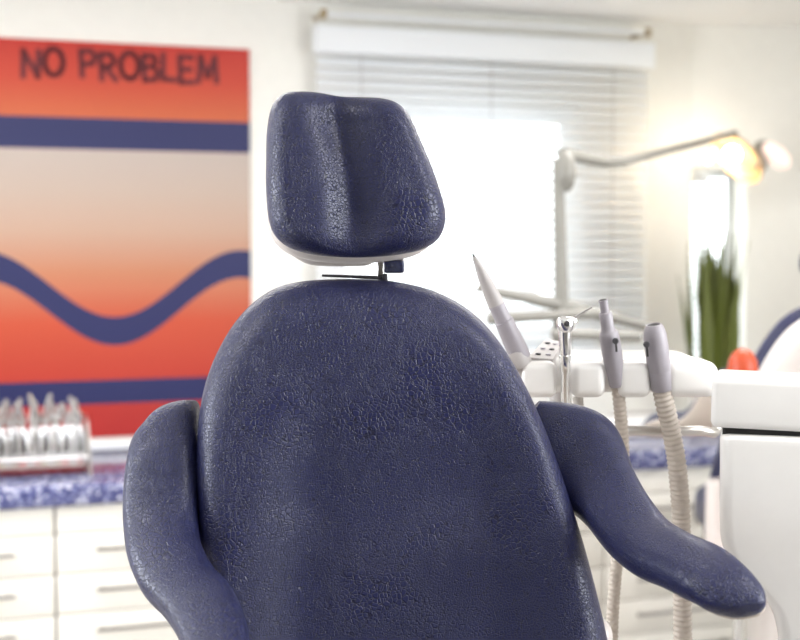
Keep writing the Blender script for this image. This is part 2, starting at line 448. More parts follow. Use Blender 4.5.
mb = MB(); P = [(ps0, pb), (ps1, pb), (ps1, pt), (ps0, pt)]
mb.add([W(s, h, d) for d in (0.001, 0.008) for s, h in P], [(4, 5, 6, 7), (3, 2, 1, 0), (0, 1, 5, 4), (1, 2, 6, 5), (2, 3, 7, 6), (3, 0, 4, 7)])
po = mb.build('print_panel', poster_mat(), post, smooth=False)
uvl = po.data.uv_layers.new(name='UVMap')
for lp in po.data.loops:
    v = po.data.vertices[lp.vertex_index].co+post.location
    s_ = (v-P0).dot(TW); uvl.data[lp.index].uv = ((s_-ps0)/(ps1-ps0), (v.z-pb)/(pt-pb))
# lettering (flat print with hand-drawn strokes)
GL = {'N': [[(0, 0), (0.02, 1), (.62, 0.02), (.66, 1)]],
      'O': [[(.4+.4*math.cos(a), .5+.5*math.sin(a)) for a in [k*PI/8 for k in range(17)]]],
      'P': [[(.05, 0), (0, 1)], [(0, .98), (.45, .98), (.62, .78), (.5, .52), (.04, .45)]],
      'R': [[(.05, 0), (0, 1)], [(0, .98), (.45, .98), (.6, .78), (.48, .55), (.04, .48)], [(.22, .48), (.68, 0)]],
      'B': [[(.04, 0), (0, 1)], [(0, .98), (.42, .97), (.56, .78), (.42, .56), (.03, .52)], [(.42, .56), (.64, .34), (.52, .06), (.04, .02)]],
      'L': [[(.02, 1), (.0, .02), (.55, 0)]],
      'E': [[(.58, .98), (0, 1), (.03, 0), (.62, .02)], [(.02, .5), (.5, .52)]],
      'M': [[(0, 0), (.1, 1), (.42, .2), (.76, 1), (.84, 0)]]}
word = 'NO PROBLEM'; s0_, _ = hit(23, 62, .01); s1_, _ = hit(217, 70, .01); _, hb_ = hit(119, 79, .01); _, ht_ = hit(119, 53, .01)
adv = {'N': .9, 'O': 1.02, ' ': .55, 'P': .85, 'R': .88, 'B': .86, 'L': .76, 'E': .85, 'M': .9}
tot = sum(adv[c] for c in word)-.05; kx = (s1_-s0_)/tot; hh = ht_-hb_; x = 0
for i, ch in enumerate(word):
    if ch in GL:
        mb = MB(); jig = (-.06, .05, 0, .04, -.05, .03, -.02, .05, -.03, .02)[i]
        for st in GL[ch]:
            for a, b in zip(st[:-1], st[1:]):
                A = Vector((s0_+(x+a[0])*kx, hb_+(a[1]+jig)*hh)); B = Vector((s0_+(x+b[0])*kx, hb_+(b[1]+jig)*hh))
                d = (B-A).normalized()*0.0095; nn = Vector((-d.y, d.x)); A2 = A-d*.7; B2 = B+d*.7
                q = [A2+nn, A2-nn, B2-nn, B2+nn]
                mb.add([W(p.x, p.y, dd) for dd in (0.0080, 0.0086) for p in q], [(4, 5, 6, 7), (3, 2, 1, 0), (0, 1, 5, 4), (1, 2, 6, 5), (2, 3, 7, 6), (3, 0, 4, 7)])
        mb.build('letter', M['print'], post, smooth=False)
    x += adv[ch]

# ------------------------------------------------------------------ counter and cabinets
_, ctop = hit(0, 455, 0.0)
CT = 0.065; D = 0.64
mb = MB(); wbox(mb, -1.2, sC-0.005, ctop-CT, ctop, 0.002, D, 0.012, 3)
tag(mb.build('countertop', M['granite']), 'speckled blue stone worktop running along the back wall', 'worktop')
_, tz = hit(60, 441, 0.012)
mb = MB(); wbox(mb, -1.2, sC-.005, ctop, ctop+0.032, 0.001, 0.018, 0.004)
struct(mb.build('trim_1', M['frame']))
_, c1 = hit(55, 544, D-.03)
div, _ = hit(55.5, 560, D-.03); UW = 0.60
i0 = 0; names = ['far left', 'second', 'third', 'fourth', 'fifth', 'sixth', 'seventh']
s_ = div-UW*2; units = []
while s_ < sC-0.1:
    units.append((s_, min(s_+UW, sC-0.005))); s_ += UW
ctb = ctop-CT
labs = ['white cabinet of drawers beyond the left edge of the picture', 'white drawer cabinet at the far left under the instrument rack',
        'white drawer cabinet directly left of the chair armrest', 'white drawer cabinet hidden behind the navy chair back',
        'white drawer cabinet behind the right chair armrest', 'white drawer cabinet seen between the hoses and the white unit', 'white drawer cabinet at the right end of the worktop']
for i, (a, b) in enumerate(units):
    r = root('drawer_cabinet', W((a+b)/2, 0, .3), labs[min(i, 6)], 'cabinet', 'white drawer cabinets under the worktop')
    mb = MB(); wbox(mb, a+.001, b-.001, 0.05, ctb-.001, 0.01, D-.05); mb.build('carcass', M['carcass'], r, smooth=False)
    mb = MB(); wbox(mb, a+.001, b-.001, 0.0, .05, 0.05, D-.1); mb.build('plinth', M['gap'], r, smooth=False)
    g = .0035; z = ctb-.002
    mb = MB(); wbox(mb, a+g, b-g, z-.082, z, D-.05, D-.03, .002); mb.build('fascia', M['cabinet'], r)
    z -= .0855
    while z-.12 > .03:
        mb = MB(); wbox(mb, a+g, b-g, z-.1165, z, D-.05, D-.03, .002); dr = mb.build('drawer', M['cabinet'], r)
        mb = MB(); w_ = b-a; p, q = a+w_*.19, b-w_*.19; hz = z-.045
        mb.rbox(W((p+q)/2, hz, D-.004), (q-p, .010, .011), .004, 2, rz=WROT)
        for e_ in (p+.02, q-.02): mb.rbox(W(e_, hz, D-.018), (.008, .026, .007), .001, 1, rz=WROT)
        mb.build('handle', M['pull'], dr)
        z -= .1205

# ------------------------------------------------------------------ instrument rack and forceps
RD = 0.40
q0, _ = hit(-40, 450, RD); q1, _ = hit(87, 450, RD); zb = ctop
rack = root('instrument_rack', W((q0+q1)/2, ctop, RD), 'chrome rack full of dental pliers on the left of the worktop', 'rack')
for e_ in (q0, q1):
    mb = MB(); pr = [(RD-.10, 0), (RD+.10, 0), (RD+.085, .08), (RD+.02, .16), (RD-.05, .17), (RD-.09, .12)]
    n = len(pr); mb.add([W(e_+t, ctop+h, d) for t in (-.003, .003) for d, h in pr], [tuple(range(n))[::-1], tuple(range(n, 2*n))]+[(k, (k+1) % n, n+(k+1) % n, n+k) for k in range(n)])
    mb.build('end_panel', M['brushed'], rack, smooth=False)
for d, h, r_ in ((.075, .052, .0065), (-.02, .052, .006), (-.06, .125, .004), (-.075, .06, .006)):
    MB().tube([W(q0, ctop+h, RD+d), W(q1, ctop+h, RD+d)], r_, 10).build('crossbar', M['chrome'], rack)
mb = MB(); wbox(mb, q0+.003, q1-.003, ctop+.026, ctop+.030, RD-.08, RD+.08); mb.build('shelf', M['brushed'], rack, smooth=False)
ords = ['first', 'second', 'third', 'fourth', 'fifth', 'sixth', 'seventh', 'eighth', 'ninth', 'tenth', 'eleventh', 'twelfth', 'thirteenth', 'fourteenth', 'fifteenth', 'sixteenth', 'seventeenth']
NF = 17
for i in range(NF):
    sx = q1-.022-i*(q1-q0-.04)/(NF-1)
    base = W(sx, ctop+.0305, RD+.02)
    back = random.uniform(-.010, .010); lean = random.uniform(-.012, .012); H_ = .182+random.uniform(0, .034)
    ttl = 'dental pliers standing in the chrome rack, %s from its right end' % ords[i]
    r = root('dental_pliers', base, ('curved ' if i % 3 == 0 else 'slim ' if i % 3 == 1 else 'broad ')+ttl, 'pliers', 'pliers in the instrument rack')
    R3 = lambda a, h, d: base+TW*(a+lean*h/.2)+NW*(d-back)+Vector((0, 0, h))
    wd = (.0105, .008, .0115)[i % 3]
    for sg in (-1, 1):
        pts = cr([(sg*wd*.55, 0, .012*sg*.3), (sg*wd, .03, 0), (sg*wd*.95, .07, 0), (sg*wd*.35, .105, 0), (0, .12, 0)], 5)
        MB().tube([R3(p[0], p[1], p[2]) for p in pts], [.0052+.0014*math.sin(k/20*PI) for k in range(len(pts))], 8, sq=.8).build('handle', M['tool'], r)
    MB().tube([R3(0, .122, -.006), R3(0, .122, .006)], .0085, 12).build('joint', M['tool'], r)
    cv = (.022, .006, .014)[i % 3]*(1 if i % 2 else -1)
    for sg in (-1, 1):
        pts = cr([(sg*.002, .12, 0), (sg*.007, .138, 0), (sg*.006+cv*.5, (.138+H_)/2, 0), (cv+sg*.0012, H_, 0)], 5)
        MB().tube([R3(*p) for p in pts], [.0080-.004*k/15 for k in range(len(pts))], 8).build('beak', M['tool'], r)
    if i % 3 != 1:
        MB().tube([R3(0, .002, 0)+TW*(-.013), R3(0, .002, 0)+TW*.013], .004, 8).build('colour_band', M['red_ring'] if i % 2 == 0 else M['brass'], r)

mb = MB(); wbox(mb, q0+.003, q1-.003, ctop+.034, ctop+.115, RD-.072, RD-.068); mb.build('dark_backing', M['dark'], rack, smooth=False)  # dark sheet added so the spaces between the pliers read dark
# low white box on the counter at the back, seen between the hoses
bx0, _ = hit(596, 420, .25); bx1, _ = hit(684, 420, .25)
mb = MB(); wbox(mb, bx0, bx1, ctop, ctop+.075, .17, .33, .012, 3)
g = root('tissue_box', W((bx0+bx1)/2, ctop, .25), 'low white tissue box on the worktop behind the hoses', 'box')
mb.build('carton', M['plastic'], g); mb = MB(); wbox(mb, bx0+.05, bx1-.05, ctop+.0755, ctop+.077, .22, .28); mb.build('opening', M['light_grey'], g)

# ------------------------------------------------------------------ the plant
pc = W(sC-.17, ctop, .20)
c_ = at(712, 380, 4.93)
plant = root('potted_plant', (c_.x, c_.y, ctop), 'tall green sword-leaved plant in white pot below the slim window', 'plant')
MB().prof((c_.x, c_.y, ctop), (c_.x, c_.y, ctop+.16), [(0, .06), (.03, .065), (.9, .085), (.93, .092), (1, .092), (1, .080), (.92, .078)], 28).build('pot', M['pot'], plant)
MB().prof((c_.x, c_.y, ctop+.14), (c_.x, c_.y, ctop+.15), [(0, .078), (1, .078)], 20).build('soil', M['soil'], plant)
for i in range(58):
    a = random.uniform(0, 2*PI); rr = random.uniform(.0, .075); H_ = random.uniform(.42, .60) if i > 7 else random.uniform(.58, .66)
    bx, by = c_.x+rr*math.cos(a), c_.y+rr*math.sin(a)*.8; out = random.uniform(.1, .75)*.10
    if i < 4: out *= .6
    wd = random.uniform(.019, .030); tw = random.uniform(0, PI); vs = []; fs = []; n = 9
    for k in range(n):
        t = k/(n-1); ww = wd*(1-t**2.1)*(.7+.5*math.sin(PI*min(1, t*1.2)))
        p = Vector((bx+out*math.cos(a)*t**1.5, by+out*.6*math.sin(a)*t**1.5, ctop+.145+H_*t))
        sd = Vector((math.cos(tw+t*.5), math.sin(tw+t*.5), 0)); nd = Vector((-sd.y, sd.x, 0))
        vs += [p-sd*ww, p+nd*ww*.3+sd*0, p+sd*ww, p+nd*(ww*.3-.003-.0*ww)]
    for k in range(n-1):
        for j in range(4): fs.append((k*4+j, k*4+(j+1) % 4, (k+1)*4+(j+1) % 4, (k+1)*4+j))
    fs += [(0, 1, 2, 3), tuple((n-1)*4+j for j in (3, 2, 1, 0))]
    MB().add(vs, fs).build('leaf', M['leaf'] if i % 4 else M['leaf2'], plant)

# ------------------------------------------------------------------ main chair
CH = root('dental_chair', (-0.03, 1.62, 0), 'navy leather dental chair in the foreground with cream headrest shell', 'chair')
YB = lambda x, y: 1.735+(640-y)/760*.17+(x-380)/760*.10
nB = Vector((0.10, -1, 0.19))
back_ol = [(330, 279.5), (370, 279.5), (402, 283), (430, 290), (456, 302), (480, 320), (502, 347), (521, 379), (540, 419), (556, 461), (570, 503), (583, 545), (595, 590), (604, 628),
           (612, 670), (616, 715), (612, 765), (595, 805), (560, 830), (500, 840), (400, 842), (300, 840), (245, 830), (218, 805), (206, 765), (201, 715), (199, 660), (198, 600),
           (197, 545), (196, 490), (197, 440), (201, 403), (209, 372), (221, 345), (236, 321), (254, 302), (276, 288), (302, 281.5)]
def sst(a, b, x):
    t = max(0, min(1, (x-a)/(b-a))); return t*t*(3-2*t)
def dispB(x, y):
    # shallow dish for the back: side bolsters appear from mid height down
    lo = sst(330, 520, y)
    c = 395+ (y-420)*.02; hw = 195-40*sst(640, 380, y)
    q = abs(x-c)/hw
    left = 1.0
    d = -0.044*lo*left*(1-sst(.42, .92, q))
    d += -0.006*(1-lo)*(1-sst(.2, .9, q))
    return d
cushion(back_ol, YB, nB, .17, .05, .035, dome=.008, disp=dispB, ctr=(395, 560), nr=34).build('backrest', M['leather'], CH)
shell_ol = [(395+(x-395)*.93, 560+(y-560)*.95) for x, y in back_ol]
YS = lambda x, y: YB(x, y)+.055
cushion(shell_ol, YS, nB, .2, .01, .045, ctr=(395, 560), nr=4, sub=3).build('back_shell', M['shell'], CH)
# headrest
head_ol = [(283, 94.5), (300, 92), (320, 93), (341, 96.5), (362, 97.5), (382, 99), (397, 104), (409, 116), (419, 138), (431, 166), (440, 192), (445, 212), (443.5, 229), (436, 241),
           (421, 250), (396, 255), (366, 257.5), (335, 257), (310, 254), (290, 248), (276, 237), (269, 221), (266, 190), (266, 160), (267, 130), (272, 106)]
YH = lambda x, y: 1.765+(258-y)/740*.05+(x-355)/740*.12
nH = Vector((0.13, -1, 0.10))
def dispH(x, y):
    gx = 337+16*sst(100, 230, y); q = x-gx
    side = abs(q)/62
    v = -.026*math.exp(-(abs(q)/24)**1.7)*(1-.35*sst(200, 255, y))
    v += .004*math.exp(-((abs(q)-55)/25)**2)
    return v
cushion(head_ol, YH, nH, .26, .034, .028, dome=.006, disp=dispH, ctr=(350, 182), nr=30).build('headrest', M['leather'], CH)
YHS = lambda x, y: YH(x, y)+.045
hs_ol = [(x*1.0-4+(x-352)*-.02, 180+(y-180)*1.0+(5 if y > 180 else -0)) for x, y in head_ol]
hs = cushion([(350+(x-350)*.97, y+1) for x, y in hs_ol], YHS, nH, .3, .03, .03, ctr=(345, 185), nr=4, sub=3)
hs.build('headrest_shell', M['shell'], CH)
lo_ol = [(268, 225), (285, 249), (305, 263), (325, 266), (355, 266), (371, 264), (385, 250), (392, 225), (380, 180), (330, 160), (285, 180)]
cushion(lo_ol, lambda x, y: YH(x, y)+.075, nH, .3, .012, .03, nr=3, sub=3).build('headrest_bracket_cover', M['shell'], CH)
# chrome post, slide bar, navy clamp
a = at(381, 235, 1.85); b = at(381, 300, 1.83)
MB().rbox((a+b)/2, (.0105, .006, (a-b).length), .001, 1).rbox((a+b)/2+Vector((.0045, -.004, 0)), (.003, .004, (a-b).length), .0008, 1).build('headrest_post', M['chrome'], CH)
a = at(322, 275.5, 1.82); b = at(385, 278, 1.82)
MB().tube([a, b], [.0016, .0028], 8).rbox(b, (.007, .01, .012), .002, 2).build('adjustment_lever', M['dark'], CH)
a = at(394, 266.5, 1.84); MB().rbox(a, (.028, .03, .018), .004, 3).build('clamp_block', M['leather'], CH)
a = at(393, 258, 1.85); MB().rbox(a, (.030, .03, .014), .003, 2).build('clamp_housing', M['light_grey'], CH)
# armrests
RA = [(527, 416, 540, 401, 1.86, .02), (522, 440, 574, 404, 1.86, .05), (530, 462, 603, 415, 1.85, .06), (548, 486, 620, 434, 1.835, .062), (566, 504, 634, 470, 1.80, .062),
      (585, 521, 651, 502, 1.76, .060), (606, 547, 673, 529, 1.71, .058), (630, 567, 699, 544, 1.655, .056), (656, 578, 728, 557, 1.61, .054), (681, 591, 750, 575, 1.57, .052),
      (700, 603, 763, 590, 1.55, .046), (715, 611, 766, 600, 1.54, .038), (728, 615, 765, 607, 1.535, .027), (740, 616, 760, 612, 1.532, .012)]
LA = [(180, 411, 199, 404, 1.80, .02), (163, 417, 199, 408, 1.795, .04), (147, 426, 198, 415, 1.785, .054), (136, 438, 198, 428, 1.775, .062), (128, 458, 198, 452, 1.755, .064), (124, 492, 198, 488, 1.735, .066),
      (124, 528, 198, 522, 1.71, .066), (129, 562, 202, 546, 1.675, .064), (142, 592, 216, 571, 1.635, .062), (160, 611, 234, 592, 1.595, .060), (176, 634, 246, 620, 1.555, .058),
      (188, 664, 252, 656, 1.51, .056), (198, 700, 256, 694, 1.47, .052), (210, 722, 252, 716, 1.445, .03), (222, 728, 244, 724, 1.44, .01)]
def shrink(S, k, dY, dt, dp):
    out = []
    for (a, b, c, d, Y, t) in S:
        mx, my = (a+c)/2, (b+d)/2
        out.append((mx+(a-mx)*k, my+(b-my)*k+dp, mx+(c-mx)*k, my+(d-my)*k+dp, Y+dY, max(.006, t*dt)))
    return out
arR = arm_pad(RA).build('armrest', M['leather'], CH); arm_pad(shrink(RA, .98, .020, .5, 3.2)).build('armrest_shell', M['hose'], arR)
arL = arm_pad(LA).build('armrest', M['leather'], CH); arm_pad(shrink(LA, .98, .020, .5, 2.0)).build('armrest_shell', M['hose'], arL)
# seat, column, base (below the frame)
MB().rbox((-.01, 1.42, .80), (.50, .62, .12), .045, 4).build('seat', M['leather'], CH)
MB().rbox((-.01, .92, .74), (.40, .46, .10), .04, 4, rx=.25).build('leg_rest', M['leather'], CH)
MB().rbox((-.01, 1.45, .70), (.36, .5, .10), .03, 3).build('seat_frame', M['shell'], CH)
MB().rbox((-.01, 1.50, .38), (.26, .30, .62), .06, 4).build('column', M['shell'], CH)
MB().rbox((-.01, 1.42, .04), (.50, .80, .078), .03, 3).build('base', M['shell'], CH)
MB().rbox((.25, 1.80, .82), (.08, .06, .34), .02, 3).build('armrest_support', M['shell'], CH)
MB().rbox((-.25, 1.76, .82), (.08, .06, .34), .02, 3).build('armrest_support', M['shell'], CH)

# second chair, turned away, further back on the right
def copy_tree(o, parent=None):
    c = o.copy(); COL.objects.link(c); c.parent = parent
    for ch in list(o.children): copy_tree(ch, c)
    return c
C2 = copy_tree(CH)
tgt = at(833, 305, 3.41)
C2.rotation_euler = (0, 0, PI-.10); C2.location = (tgt.x+.01, 3.53, 0.0)
C2['label'] = 'navy dental chair seen from behind at the right edge, showing cream back shell'
# lower seat position: the whole upper chair of the second one sits lower
for ch in C2.children:
    if not ch.name.startswith(('base', 'column')): ch.location.z -= .085

# orange stool beyond the white unit
st = at(743, 348, 2.95); SX, SY, SZ = st.x, 2.95, st.z
stl = root('rolling_stool', (SX, SY, 0), 'orange padded rolling stool beside the rear chair', 'stool')
MB().prof((SX, SY, SZ-.07), (SX, SY, SZ), [(0, .02), (.02, .030), (.3, .034), (.6, .031), (.8, .024), (.93, .015), (1, .004)], 32).build('backrest_pad', M['orange'], stl)
MB().tube([(SX, SY, SZ-.065), (SX, SY, .50)], .012, 12).build('back_post', M['chrome'], stl)
MB().prof((SX, SY, .45), (SX, SY, .53), [(0, .15), (.1, .18), (.7, .19), (1, .16)], 32).build('seat', M['orange'], stl)
MB().tube([(SX, SY, .46), (SX, SY, .08)], .022, 14).build('gas_column', M['chrome'], stl)
for k in range(5):
    a = 2*PI*k/5; e_ = Vector((SX+.24*math.cos(a), SY+.24*math.sin(a), .065))
    lg = MB().tube([(SX, SY, .10), e_], [.018, .012], 10).build('leg', M['chrome'], stl)
    MB().tube([e_+Vector((-.012, 0, -.04)), e_+Vector((.012, 0, -.04))], .025, 14).build('caster', M['dark'], lg)

# ------------------------------------------------------------------ instrument delivery tray
TY = 1.96
zt = at(640, 361, TY).z; zbt = at(640, 397, TY).z; X = lambda px, Y=TY: at(px, 375, Y).x
tray = root('instrument_console', (X(620), TY+.1, zbt), 'white moulded instrument console with notched front above the armrest', 'console')
hgt = zt-zbt
mb = MB(); mb.rbox(((X(521)+X(711))/2, TY+.135, (zt+zbt)/2), (X(711)-X(521), .17, hgt), .014, 5); mb.build('body', M['plastic'], tray)
for a, b, r_ in ((521, 557, .012), (571, 605.5, .013), (616, 651, .013), (664, 719, .017)):
    mb = MB(); dx = X(b)-X(a); mb.rbox(((X(a)+X(b))/2, TY+.042, (zt+zbt)/2-.001), (dx, .10, hgt), r_, 6)
    mb.build('front_finger', M['plastic'], tray)
# keypad wedge at the left end
kp = [at(527, 357.5, TY+.02), at(553, 359, TY+.02), at(562, 341.5, TY+.12), at(546, 339, TY+.12)]
mb = MB(); mb.add(kp+[p-Vector((0, 0, .022)) for p in kp], [(0, 1, 2, 3), (7, 6, 5, 4), (0, 4, 5, 1), (1, 5, 6, 2), (2, 6, 7, 3), (3, 7, 4, 0)])
kpo = mb.build('keypad', M['light_grey'], tray, smooth=False)
for i in range(3):
    for j in range(2):
        u, v = .2+.3*i, .3+.42*j
        p = (kp[0]*(1-u)+kp[3]*u)*(1-v)+(kp[1]*(1-u)+kp[2]*u)*v
        MB().prof(p-Vector((0, 0, .001)), p+Vector((0, 0, .0018)), [(0, .0042), (.8, .0042), (1, .003)], 12).build('button', M['grey_plastic'] if (i+j) % 2 else M['dark'], kpo)
# console arm holding it
mb = MB(); A = at(560, 395, TY+.15); mb.tube([A+Vector((.0, 0, .02)), A+Vector((0, .0, -.06)), A+Vector((.02, .1, -.10)), A+Vector((.05, .55, -.11)), A+Vector((.05, .6, -.14)), A+Vector((.05, .6, -1.1)), (A.x+.05, A.y+.6, 0.0)], .016, 14)
mb.build('support_arm', M['light_grey'], tray)
# chrome grab handle under console
pts = cr([at(578, 398, TY+.03), at(580, 412, TY+.02), at(588, 424, TY+.02), at(602, 430, TY+.03), at(640, 431, TY+.06), at(700, 431, TY+.06), at(716, 430, TY+.09), at(716, 396, TY+.10)], 6)
MB().tube([Vector(p) for p in pts], .0078, 14).build('grab_handle', M['brushed'], tray)
# ring holder at left
A = at(518, 360, TY+.01); Bx = at(512, 347, TY+.0)
ax = (at(474, 257, TY)-at(520, 357, TY)).normalized()
mb = MB(); pr = []
mb.prof(A-ax*.012, A+ax*.014, [(0, .0165), (.15, .0185), (.85, .0195), (1, .018)], 24); mb.tube([A+Vector((.0, .01, 0)), A+Vector((.03, .04, -.01))], .010, 12)
mb.tube([A-ax*.012, A-ax*.035], [.0125, .011], 16)
mb.build('holder_ring', M['light_grey'], tray)

PXM = F/TY
def tilted(name, label, pa, pb_, prof, Ya, Yb, material):
    a = at(*pa, Ya); b = at(*pb_, Yb)
    return a, b
# scaler handpiece in the ring
a = at(521, 358, TY+.01); b = at(474, 256.5, TY-.02)
h1 = root('scaler_handpiece', a, 'slender pale grey handpiece tilting left out of the ring holder', 'handpiece')
p_ = lambda v: v/PXM
MB().prof(a, b, [(0, p_(10.5)), (.05, p_(11)), (.30, p_(9.8)), (.37, p_(9.6)), (.375, p_(8.6)), (.385, p_(8.6))], 28).build('grip', M['grey_plastic'], h1)
MB().prof(a+(b-a)*.385, b, [(0, p_(8.4)), (.22, p_(8.2)), (.225, p_(8.6)), (.24, p_(8.4))], 28).build('collar', M['grey_plastic'], h1)
MB().prof(a+(b-a)*.53, b, [(0, p_(8.2)), (.1, p_(8.2)), (.4, p_(7.0)), (.7, p_(4.9)), (.9, p_(3.0)), (.98, p_(2.3)), (1, p_(1.6))], 28).build('nose', M['light_grey'], h1)
MB().prof(b, b+(b-a).normalized()*.004, [(0, p_(1.2)), (1, p_(1.0))], 10).build('tip', M['dark'], h1)

# three-way syringe
a = at(566.5, 402, TY+.005); b = at(565, 330, TY-.015)
h2 = root('air_water_syringe', a, 'chrome three-way syringe with angled needle in the console notch', 'syringe')
MB().prof(a-Vector((0, 0, .16)), b, [(0, p_(3.5)), (.2, p_(4)), (.765, p_(4.5)), (.775, p_(5.8)), (.86, p_(6.1)), (.862, p_(5.6)), (.87, p_(6.1)), (.97, p_(6.2)), (1, p_(6.6))], 28).build('barrel', M['chrome'], h2)
hd = at(565.5, 324, TY-.018)
MB().prof(hd+Vector((0, 0, -.012)), hd+Vector((0, 0, .011)), [(0, .0085), (.2, .0125), (.7, .0135), (.9, .011), (1, .006)], 28).rbox(hd+Vector((.006, .008, .004)), (.022, .018, .012), .004, 3, rz=.4).build('head', M['chrome'], h2)
for dx in (.001,):
    p = hd+Vector((dx, -.0125, .001)); MB().prof(p, p+Vector((0, -.004, .001)), [(0, .0042), (.7, .0042), (1, .002)], 14).build('trigger_button', M['dark'], h2)
n0 = at(571, 320, TY-.01); n1 = at(592, 307, TY-.02)
MB().tube([n0, n1], [.0022, .0013], 10).build('needle', M['light_grey'], h2)

def ribbed(pts, r, pitch):
    P_ = [Vector(p) for p in cr(pts, 14)]
    # resample at constant step
    L_ = [0]
    for i in range(1, len(P_)): L_.append(L_[-1]+(P_[i]-P_[i-1]).length)
    out = []; rad = []; t = 0; i = 0; step = pitch/6
    while t < L_[-1]:
        while L_[i+1] < t: i += 1
        k = (t-L_[i])/(L_[i+1]-L_[i]); out.append(P_[i].lerp(P_[i+1], k)); rad.append(r*(.93+.07*math.cos(2*PI*t/pitch))+ .0)
        t += step
    return MB().tube(out, rad, 20)
# suction tip handpiece with stepped top
a = at(617.5, 386, TY+.005); b = at(603, 300, TY-.015)
h3 = root('saliva_ejector', a, 'grey stepped suction handpiece with thin spout, middle of the console', 'handpiece')
MB().prof(a, b, [(0, p_(7.5)), (.02, p_(8.2)), (.15, p_(8.6)), (.30, p_(10.0)), (.55, p_(10.2)), (.60, p_(9.8)), (.635, p_(8.6)), (.65, p_(7.2)), (.69, p_(6.6)), (.84, p_(6.6)), (.855, p_(6.0)), (.86, p_(4.2)), (.98, p_(4.3)), (.99, p_(4.8)), (1, p_(4.8)), (1, p_(3.4))], 32).build('body', M['grey_plastic'], h3)
MB().prof(b-(b-a)*.01, b+(b-a)*.004, [(0, p_(3.4)), (1, p_(3.4))], 16).build('bore', M['gap'], h3)
def keyslider(par, c, ln):
    MB().prof(c+Vector((0, .002, 0)), c+Vector((0, -.003, 0)), [(0, .0046), (.7, .0046), (1, .0032)], 18).build('slider_knob', M['dark'], par)
    MB().rbox(c+Vector((.0012, .0005, -ln/2)), (.0030, .004, ln), .0008, 1, ry=-.08).build('slider_slot', M['gap'], par)
keyslider(h3, at(615.5, 341, TY-.0265), .016)
hp = [at(617.5, 384, TY+.006), at(619, 400, TY+.01), at(621.5, 425, TY+.02), at(623, 460, TY+.03), at(621, 510, TY+.04), at(617, 560, TY+.05), at(613, 610, TY+.05), at(612, 660, TY+.05), at(616, 720, TY+.06), at(640, 790, TY+.10)]
ribbed([tuple(p) for p in hp], p_(6.8), .0075).build('hose', M['hose'], h3)
# high volume suction
a = at(662, 390, TY+.003); b = at(653.5, 324.5, TY-.012)
h4 = root('suction_handpiece', a, 'thick grey suction handpiece with open mouth at the console right', 'handpiece')
MB().prof(a, b, [(0, p_(10.0)), (.02, p_(10.6)), (.28, p_(11.2)), (.30, p_(11.0)), (.31, p_(11.4)), (.60, p_(12.0)), (.82, p_(11.6)), (.92, p_(10.4)), (.98, p_(8.6)), (1, p_(7.6)), (1, p_(6.4)), (.95, p_(6.0))], 36).build('body', M['grey_plastic'], h4)
MB().prof(a+(b-a)*.95, a+(b-a)*.985, [(0, p_(6.3)), (1, p_(6.3))], 20).build('bore', M['gap'], h4)
keyslider(h4, at(646.5, 344.5, TY-.0285), .018)
hp = [at(661.5, 388, TY+.004), at(665, 405, TY+.008), at(671, 430, TY+.015), at(677, 465, TY+.02), at(680.5, 505, TY+.03), at(682, 550, TY+.03), at(682.5, 600, TY+.03), at(683, 650, TY+.03), at(686, 720, TY+.05), at(700, 800, TY+.10)]
ribbed([tuple(p) for p in hp], p_(10.0), .0078).build('hose', M['hose'], h4)

# ------------------------------------------------------------------ white unit on the right
UY = 1.80
xl = at(711, 400, UY).x; z1 = at(750, 380, UY).z; z0 = at(750, 431, UY).z
unit = root('water_unit', (xl, UY, 0), 'white rounded water unit with lidded top at the right edge', 'unit')
MB().rbox((xl+.23, UY+.065, (z1+z0)/2), (.46, .13, z1-z0), .010, 5, ry=.018).build('lid', M['plastic'], unit)
z2 = at(750, 434.5, UY).z
MB().rbox((xl+.225, UY+.08, (z0+z2)/2), (.42, .13, .03), .004, 1).build('joint', M['gap'], unit)
ol = cr([(719, 440), (719, 480), (719, 520), (722, 548), (735, 572), (755, 590), (768, 606), (774, 625), (777, 650), (779, 700)], 6)
L3 = [at(x, y, UY) for x, y in ol]
xr = xl+.42; vs = []; n = len(L3)
prf = [(0.0, .012, .0), (.0, .0, .0)]
# cross-section ring per height: rounded rectangle from left edge x to xr
def ringsec(x0, x1, y0, y1, z, r=.02, k=5):
    out = []
    for cx, cy, a0 in ((x0+r, y0+r, PI), (x1-r, y0+r, 1.5*PI), (x1-r, y1-r, 0), (x0+r, y1-r, .5*PI)):
        for j in range(k+1):
            a = a0+PI/2*j/k; out.append(Vector((cx+r*math.cos(a), cy+r*math.sin(a), z)))
    return out
secs = []
topz = at(750, 434.5, UY).z
def add_sec(x0, z, ins=0): secs.append(ringsec(x0+ins, xr-ins, UY+ins, UY+.20-ins, z))
x00 = L3[0].x
for j in range(5):
    a = PI/2*j/4; add_sec(x00, topz-.008*(1-math.sin(PI/2*(1-j/4))) if False else topz-.008*(1-math.cos(a)), .008*(1-math.sin(a)))
for p in L3[1:]: add_sec(p.x, p.z)
last = L3[-1]; add_sec(last.x, .05); add_sec(last.x-.03, .0)
m_ = len(secs[0]); fs = []
for i in range(len(secs)-1):
    for k in range(m_): fs.append((i*m_+k, i*m_+(k+1) % m_, (i+1)*m_+(k+1) % m_, (i+1)*m_+k))
fs.append(tuple(range(m_))[::-1]); fs.append(tuple(range((len(secs)-1)*m_, len(secs)*m_)))
MB().add([v for s in secs for v in s], fs).build('housing', M['plastic'], unit)

